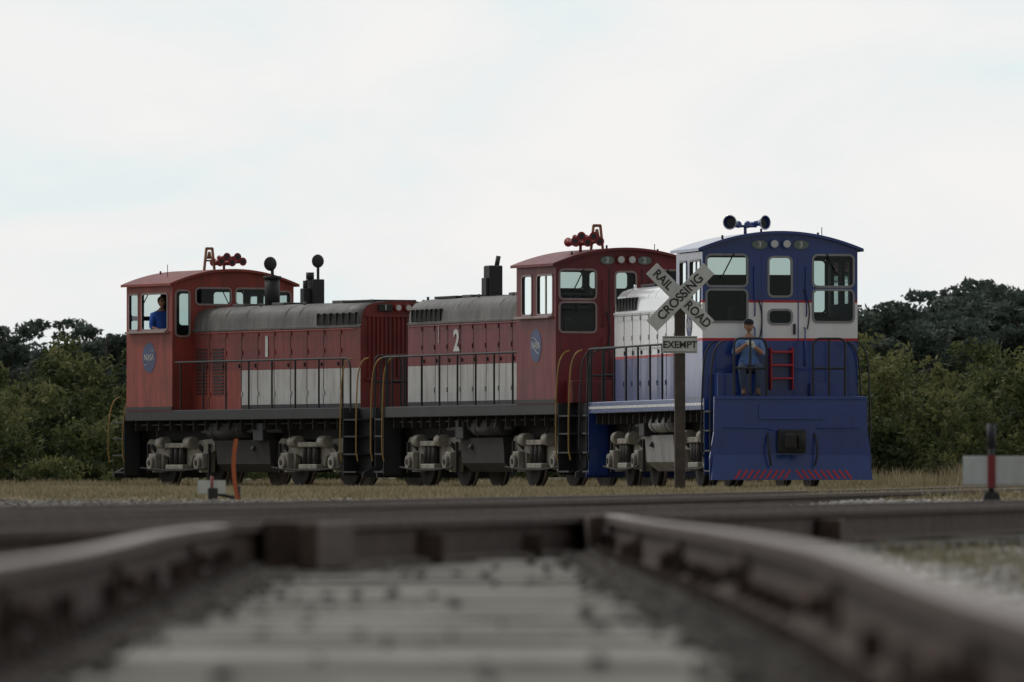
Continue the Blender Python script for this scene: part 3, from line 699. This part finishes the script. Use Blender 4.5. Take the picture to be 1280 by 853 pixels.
# ------------------------------------------------------------------ masses
def meshfrom(name,V,F,tint,mat,smooth=False):
    me=bpy.data.meshes.new(name); n=len(V); k=F.shape[1]; m=len(F)
    me.vertices.add(n); me.vertices.foreach_set('co',V.astype(np.float32).ravel())
    me.loops.add(m*k); me.loops.foreach_set('vertex_index',F.astype(np.int32).ravel())
    me.polygons.add(m); me.polygons.foreach_set('loop_start',np.arange(0,m*k,k,dtype=np.int32))
    me.update(calc_edges=True)
    at=me.attributes.new('tint','FLOAT','FACE'); at.data.foreach_set('value',np.clip(tint,0,1).astype(np.float32))
    me.materials.append(mat); return me
def leafmesh(name,C,R,T,per,size,mat,shell=.5):
    n=len(C); C=np.repeat(C,per,0); R=np.repeat(R,per,0); T=np.repeat(T,per)
    d=rng.normal(size=(n*per,3)); d/=np.linalg.norm(d,axis=1)[:,None]
    rad=rng.random(n*per)**(1/3.)*(1-shell)+shell*rng.random(n*per)**.2*1.0
    Q=C+d*R*rad[:,None]
    u=rng.normal(size=(n*per,3)); u/=np.linalg.norm(u,axis=1)[:,None]; w=rng.normal(size=(n*per,3)); v=np.cross(u,w); v/=np.linalg.norm(v,axis=1)[:,None]
    s=(size*(.6+.8*rng.random(n*per)))[:,None]
    V=np.stack([Q-u*s,Q-v*s*.45,Q+u*s,Q+v*s*.45],1).reshape(-1,3)
    F=np.arange(n*per*4).reshape(-1,4)
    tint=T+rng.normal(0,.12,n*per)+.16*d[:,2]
    return meshfrom(name,V,F,tint,mat)
C=[];R=[];T=[]
for k in range(330):
    y=rng.uniform(236,270); x=rng.uniform(-20,23)
    front=(y-236)/34
    H=(1.7+1.6*front+1.3*mn.noise(Vector((x*.45,y*.12,1)))+rng.uniform(-.5,.7))
    if x>4: H+=.55
    rw=rng.uniform(.7,1.4); tb=rng.uniform(.15,.85)
    for j in range(34):
        a=rng.uniform(0,6.28); hz=rng.random()**.8; rr=rw*math.sqrt(rng.random())*(1-.55*hz**2)
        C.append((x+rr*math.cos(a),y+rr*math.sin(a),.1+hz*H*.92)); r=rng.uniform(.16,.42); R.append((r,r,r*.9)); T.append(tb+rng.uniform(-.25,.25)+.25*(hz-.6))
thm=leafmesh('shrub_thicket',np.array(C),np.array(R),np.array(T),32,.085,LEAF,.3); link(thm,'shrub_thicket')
def pinemesh(i,H):
    r=random.Random(i*5+3); C=[];R=[];T=[]; p=P('pine_mesh')
    lean=r.uniform(-.4,.4); top=H*.90
    p.cyl((0,0,-.2),(lean*.5,0,H*.5),.17,BARK,8,.12); p.cyl((lean*.5,0,H*.5),(lean,0,top),.12,BARK,8,.05)
    nl=r.randint(11,16)
    for k in range(nl):
        t=r.uniform(.40,.95); a=r.uniform(0,6.28); z=H*t; l=(H*.28)*(1.15-.7*abs(t-.70)*1.6)*r.uniform(.5,1.25)
        tip=Vector((lean*t+l*math.cos(a),l*math.sin(a),min(H*.97,z+r.uniform(-.1,.5)))); b=Vector((lean*t,0,z-.4))
        p.cyl(b,tip,.05,BARK,6,.02); tb=r.uniform(.2,.8)
        for j in range(8):
            q=b.lerp(tip,r.uniform(.45,1.15)); s=r.uniform(.18,.50)
            C.append((q.x+r.uniform(-.4,.4),q.y+r.uniform(-.4,.4),q.z+r.uniform(-.15,.30))); R.append((s*1.25,s*1.25,s*.62)); T.append(tb+r.uniform(-.2,.2))
    tr=p.done(); tm=tr.data; bpy.data.objects.remove(tr)
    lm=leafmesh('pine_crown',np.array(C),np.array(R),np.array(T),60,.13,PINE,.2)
    return tm,lm
variants=[pinemesh(i,7.0) for i in range(6)]
cnt=0
def pine(x,y,H):
    global cnt
    E=empty('pine_tree' if cnt==0 else 'pine_tree.%03d'%cnt); tm,lm=variants[cnt%6]; cnt+=1
    E.location=(x,y,0); s=H/7.0; w=s*random.uniform(.95,1.35); E.scale=(w,w,s); E.rotation_euler=(0,0,random.uniform(0,6.28))
    link(tm,'trunk',E); link(lm,'crown',E)
def atpx(px,Z): return (px-580)/12300*Z
for px,yt,Z in ((5,404,370),(-30,412,400),(128,398,380),(105,414,400),(148,412,390),(60,445,420),(30,438,400),(1085,375,350),(1110,392,380),(1140,386,390),(1165,376,380),(1190,370,400),(1212,366,385),(1238,355,380),(1262,364,400),(1290,356,385),(1225,382,365),(1180,390,360),(1275,378,360),(1150,398,355),(1320,350,390),(1060,388,390),
   (200,425,400),(300,430,420),(380,425,400),(480,430,420),(1000,410,400)):
    pine(atpx(px,Z),Z,(600-yt)/12300*Z+.10)
C=[];R=[];T=[]
for k in range(900):
    y=rng.uniform(395,450); x=rng.uniform(-34,38); H=3.2+1.6*mn.noise(Vector((x*.2,y*.05,5)))+(1.4 if x>12 else 0)
    C.append((x,y,rng.random()*H)); r=rng.uniform(.6,1.2); R.append((r,r,r*.7)); T.append(rng.uniform(.2,.8))
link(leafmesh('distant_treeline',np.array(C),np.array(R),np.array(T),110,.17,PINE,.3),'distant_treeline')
def grass(name,n,yr,hfun,xmarg=1.0):
    y=np.sqrt(rng.random(n)*(yr[1]**2-yr[0]**2)+yr[0]**2); x=(rng.uniform(-.050,.060,n))*y+rng.uniform(-xmarg,xmarg,n)
    tuft=np.array([mn.noise(Vector((a*1.3,b*.5,0))) for a,b in zip(x,y)]); keep=tuft>rng.uniform(-.45,.25,n)-.1
    x,y,tuft=x[keep],y[keep],tuft[keep]; n=len(x)
    z=np.array([gz(a,b) for a,b in zip(x,y)])
    h=hfun(x,y,tuft,n); an=rng.uniform(0,3.14,n); w=.006+.012*rng.random(n)+h*.02
    lean=rng.normal(0,.35,(n,2))*h[:,None]
    b0=np.stack([x-np.cos(an)*w,y-np.sin(an)*w,z-.01],1); b1=np.stack([x+np.cos(an)*w,y+np.sin(an)*w,z-.01],1); tp=np.stack([x+lean[:,0],y+lean[:,1],z+h],1)
    V=np.stack([b0,b1,tp],1).reshape(-1,3); F=np.arange(n*3).reshape(-1,3)
    tint=.48+.6*tuft+rng.normal(0,.2,n)
    return meshfrom(name,V,F,tint,GRASS)
def road(x,y): return np.abs(y-(151+(x-6)*.25))<4.6
def hf(x,y,t,n):
    h=.03+.05*rng.random(n)+.10*np.clip(t,0,1)*rng.random(n)
    h*=np.clip((y-85)/30,.25,1); h=np.where(road(x,y)&(x>2.2),.004,h); return h
link(grass('dry_grass',170000,(88,232),hf),'dry_grass')
def hf2(x,y,t,n): return (.05+.12*rng.random(n)+np.where(x>7,.40,0)*rng.random(n)*np.clip((y-212)/20,0,1))*(1+.6*t)
link(grass('tall_dry_grass',50000,(216,240),hf2),'tall_dry_grass')
n=3600; cx=rng.choice([2.2,2.9,3.3,-.15,2.5,2.0],n); cy=rng.choice([41.,46.,58.,46.,52.,34.],n)
x=cx+rng.normal(0,.22,n); y=cy+rng.normal(0,1.6,n); h=.03+.09*rng.random(n); an=rng.uniform(0,3.14,n); w=.004
b0=np.stack([x-np.cos(an)*w,y-np.sin(an)*w,np.full(n,-.25)],1); b1=np.stack([x+np.cos(an)*w,y+np.sin(an)*w,np.full(n,-.25)],1); tp=np.stack([x+rng.normal(0,.02,n),y+rng.normal(0,.02,n),-.24+h],1)
ok=np.abs(x+.1)>.9
V=np.stack([b0,b1,tp],1)[ok].reshape(-1,3); link(meshfrom('weeds',V,np.arange(len(V)).reshape(-1,3),rng.random(len(V)//3),GRASS),'weeds')
bm=bmesh.new(); bmesh.ops.create_icosphere(bm,subdivisions=1,radius=1); bv=np.array([v.co[:] for v in bm.verts]); bf=np.array([[v.index for v in f.verts] for f in bm.faces]); bm.free()
def stones(name,x,y,z,s,tint):
    n=len(x); sc=s[:,None]*rng.uniform(.6,1.25,(n,3)); sc[:,2]*=.75; an=rng.uniform(0,6.28,n)
    B=bv[None]*(1+rng.normal(0,.16,(n,12,1)))*sc[:,None,:]
    X=B[:,:,0]*np.cos(an)[:,None]-B[:,:,1]*np.sin(an)[:,None]+x[:,None]; Y=B[:,:,0]*np.sin(an)[:,None]+B[:,:,1]*np.cos(an)[:,None]+y[:,None]; Z=B[:,:,2]+z[:,None]
    V=np.stack([X,Y,Z],2).reshape(-1,3); F=(bf[None]+12*np.arange(n)[:,None,None]).reshape(-1,3)
    return link(meshfrom(name,V,F,np.repeat(tint,20)+rng.normal(0,.04,n*20),STONE),name)
n=34000; y=np.sqrt(rng.random(n)*(98**2-11**2)+11**2); x=rng.uniform(-.052,.062,n)*y+rng.uniform(-.3,.3,n)
inn=(np.abs(x-XC)<.72)&(y<46); n=len(x)
zz=np.array([gz(a,b) for a,b in zip(x,y)])+.008
zz=np.where(inn&(np.abs(x-XC)<.60),-.205,zz)
s=np.where(inn,.016,.028)*rng.uniform(.6,1.4,n)
near=np.abs(np.abs(x-XC)-.755)<.24
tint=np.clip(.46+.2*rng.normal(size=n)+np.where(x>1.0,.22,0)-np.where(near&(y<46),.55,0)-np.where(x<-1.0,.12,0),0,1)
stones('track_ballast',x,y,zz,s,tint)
n=110; stones('loose_stones',rng.uniform(-.7,.5,n),rng.uniform(14,44,n),np.full(n,-.165),rng.uniform(.006,.024,n),rng.uniform(0,.6,n))
n=9000; sg=rng.choice([-1,1],n); off=np.abs(rng.normal(0,.075,n)); yv=np.sqrt(rng.random(n)*(44**2-11**2)+11**2)
stones('rail_foot_debris',XC+sg*(.70-off),yv,np.full(n,-.172)+.02*rng.random(n)*(off<.08),rng.uniform(.008,.019,n),rng.uniform(0,.20,n))
# ------------------------------------------------------------------ signs / stands
E=empty('railroad_crossing_sign'); E.location=(3.51,160,0); E.rotation_euler=(0,0,.05)
p=P('post',E); p.box(-.085,.085,-.07,.07,-.3,3.15,WOODP,.012); p.done()
p=P('crossbuck_blades',E); cz=3.12
for ang,y0 in ((math.radians(-45),-.095),(math.radians(45),-.120)):
    M=Matrix.Translation((0,y0,cz))@Matrix.Rotation(-ang,4,'Y')
    p.box(-.66,.66,-.010,.010,-.125,.125,SIGNW,.004,M=M)
    for q in (-.06,.06): p.cyl(M@Vector((q,-.01,0)),M@Vector((q,-.02,0)),.015,BLK,8)
p.done()
c=math.cos(math.radians(45)); 
for s,t,(ux,uz),yy in (('RAIL',-.40,(c,-c),-.107),('ROAD',.40,(c,-c),-.107),('CROSSING',0,(c,c),-.132)):
    text('lettering',s,.20 if s!='CROSSING' else .205,(ux*t,yy,cz+uz*t),(ux,0,uz),(-uz,0,ux),SIGNB,E,.004,sx=.92 if s!='CROSSING' else .98)
p=P('exempt_plate',E); p.box(-.29,.28,-.095,-.08,2.21,2.49,SIGNW,.004)
p.box(-.275,.265,-.098,-.095,2.225,2.237,SIGNB); p.box(-.275,.265,-.098,-.095,2.463,2.475,SIGNB); p.done()
text('lettering','EXEMPT',.155,(-.005,-.1,2.345),(1,0,0),(0,0,1),SIGNB,E,.003)
E=empty('switch_stand'); E.location=(4.02,75,0)
p=P('stand_base',E); p.box(-.16,.16,-.2,.2,-.20,-.13,RUST,.01); p.prism([(-.11,-.13),(.11,-.13),(.05,.06),(-.05,.06)],lambda u,v,d:Vector((u,d,v)),-.06,.06,BLK)
p.cyl((0,0,.05),(0,0,.50),.022,BLK,12); p.cyl((0,0,.40),(0,0,.58),.035,BLK,12); p.cyl((0,0,.0),(.42,-.05,-.10),.02,BLK,10); p.sph((.42,-.05,-.10),.04,BLK); p.done()
p=P('target',E); p.box(-.22,.27,-.045,-.03,.11,.335,SIGNW,.01); p.box(-.03,.03,-.050,-.045,.09,.34,HRED,.0); p.done()
E=empty('switch_stand.001'); E.location=(-2.55,100,-.03)
p=P('stand_base',E); p.box(-.14,.14,-.2,.2,-.10,-.04,RUST,.01); p.box(-.05,.05,-.05,.05,-.04,.10,BLK,.01); p.cyl((-.0,0,.05),(.22,0,.0),.018,BLK,10); p.done()
p=P('target',E); p.box(-.16,-.02,-.04,-.03,.04,.18,SIGNW,.01); p.box(.0,.13,-.04,-.03,.04,.18,SIGNW,.01); p.cyl((-.01,-.03,.0),(-.01,-.03,.22),.015,HRED,8); p.done()
E=empty('orange_marker_stake'); E.location=(-2.36,100,-.03)
p=P('stake',E)
for k in range(5):
    a=Vector((.07-.035*k+.006*k*k,0,-.05+.13*k)); b=Vector((.07-.035*(k+1)+.006*(k+1)**2,0,-.05+.13*(k+1)))
    for yy in (0,.01): p.face([a+Vector((-.022,yy,0)),a+Vector((.022,yy,0)),b+Vector((.020,yy,0)),b+Vector((-.020,yy,0))],ORG)
p.cyl((.07,.02,-.08),(.07,.02,.12),.02,BLK,8); p.done(False)
# ------------------------------------------------------------------ world, sun (bright haze ahead, unseen sky behind the viewer dimmed to darken the loco fronts)
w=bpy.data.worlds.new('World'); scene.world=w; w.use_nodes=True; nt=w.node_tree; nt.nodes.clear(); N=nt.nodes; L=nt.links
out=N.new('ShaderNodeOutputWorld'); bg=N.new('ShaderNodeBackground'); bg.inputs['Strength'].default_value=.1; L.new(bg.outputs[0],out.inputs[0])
sk=N.new('ShaderNodeTexSky'); sk.sky_type='NISHITA'; sk.sun_disc=False; sk.sun_elevation=math.radians(50); sk.sun_rotation=math.radians(-55)
tc=N.new('ShaderNodeTexCoord'); mp=N.new('ShaderNodeMapping'); mp.inputs['Scale'].default_value=(26,26,60); L.new(tc.outputs['Generated'],mp.inputs[0])
n1=N.new('ShaderNodeTexNoise'); n1.inputs['Scale'].default_value=1.0; n1.inputs['Detail'].default_value=7; n1.inputs['Roughness'].default_value=.55; n1.inputs['Distortion'].default_value=.5; L.new(mp.outputs[0],n1.inputs[0])
r=N.new('ShaderNodeValToRGB'); e=r.color_ramp.elements; e[0].position=.36; e[0].color=(.80,.885,.905,1); e[1].position=.62; e[1].color=(.93,.92,.91,1); k=e.new(.47); k.color=(.875,.895,.90,1)
L.new(n1.outputs['Fac'],r.inputs[0])
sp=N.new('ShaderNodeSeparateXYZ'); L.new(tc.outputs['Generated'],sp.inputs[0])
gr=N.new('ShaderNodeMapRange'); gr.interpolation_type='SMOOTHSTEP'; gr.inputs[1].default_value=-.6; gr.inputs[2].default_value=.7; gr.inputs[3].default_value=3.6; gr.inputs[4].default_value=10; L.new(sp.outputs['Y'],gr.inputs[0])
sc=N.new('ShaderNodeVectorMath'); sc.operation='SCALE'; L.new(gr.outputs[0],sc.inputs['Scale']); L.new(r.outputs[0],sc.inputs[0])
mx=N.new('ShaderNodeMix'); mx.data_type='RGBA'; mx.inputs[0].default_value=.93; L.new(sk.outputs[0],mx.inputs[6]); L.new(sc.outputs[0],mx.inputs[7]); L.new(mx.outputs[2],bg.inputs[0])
sd=bpy.data.lights.new('sun','SUN'); sd.energy=1.1; sd.angle=math.radians(12); sd.color=(1,.96,.9); so=bpy.data.objects.new('sun',sd); COL.objects.link(so)
el=math.radians(50); az=math.radians(-55); sv=Vector((math.sin(az)*math.cos(el),math.cos(az)*math.cos(el),math.sin(el))); so.rotation_euler=sv.to_track_quat('Z','Y').to_euler()
cd=bpy.data.cameras.new('camera'); cam=bpy.data.objects.new('camera',cd); COL.objects.link(cam); scene.camera=cam
cd.sensor_width=36; cd.lens=36*12300/1280; cd.clip_end=12000; cd.clip_start=.5
cam.location=(0,0,.153); cam.rotation_euler=Vector((60,12300,173.5)).to_track_quat('-Z','Y').to_euler()
cd.dof.use_dof=True; cd.dof.focus_distance=186; cd.dof.aperture_fstop=7.5
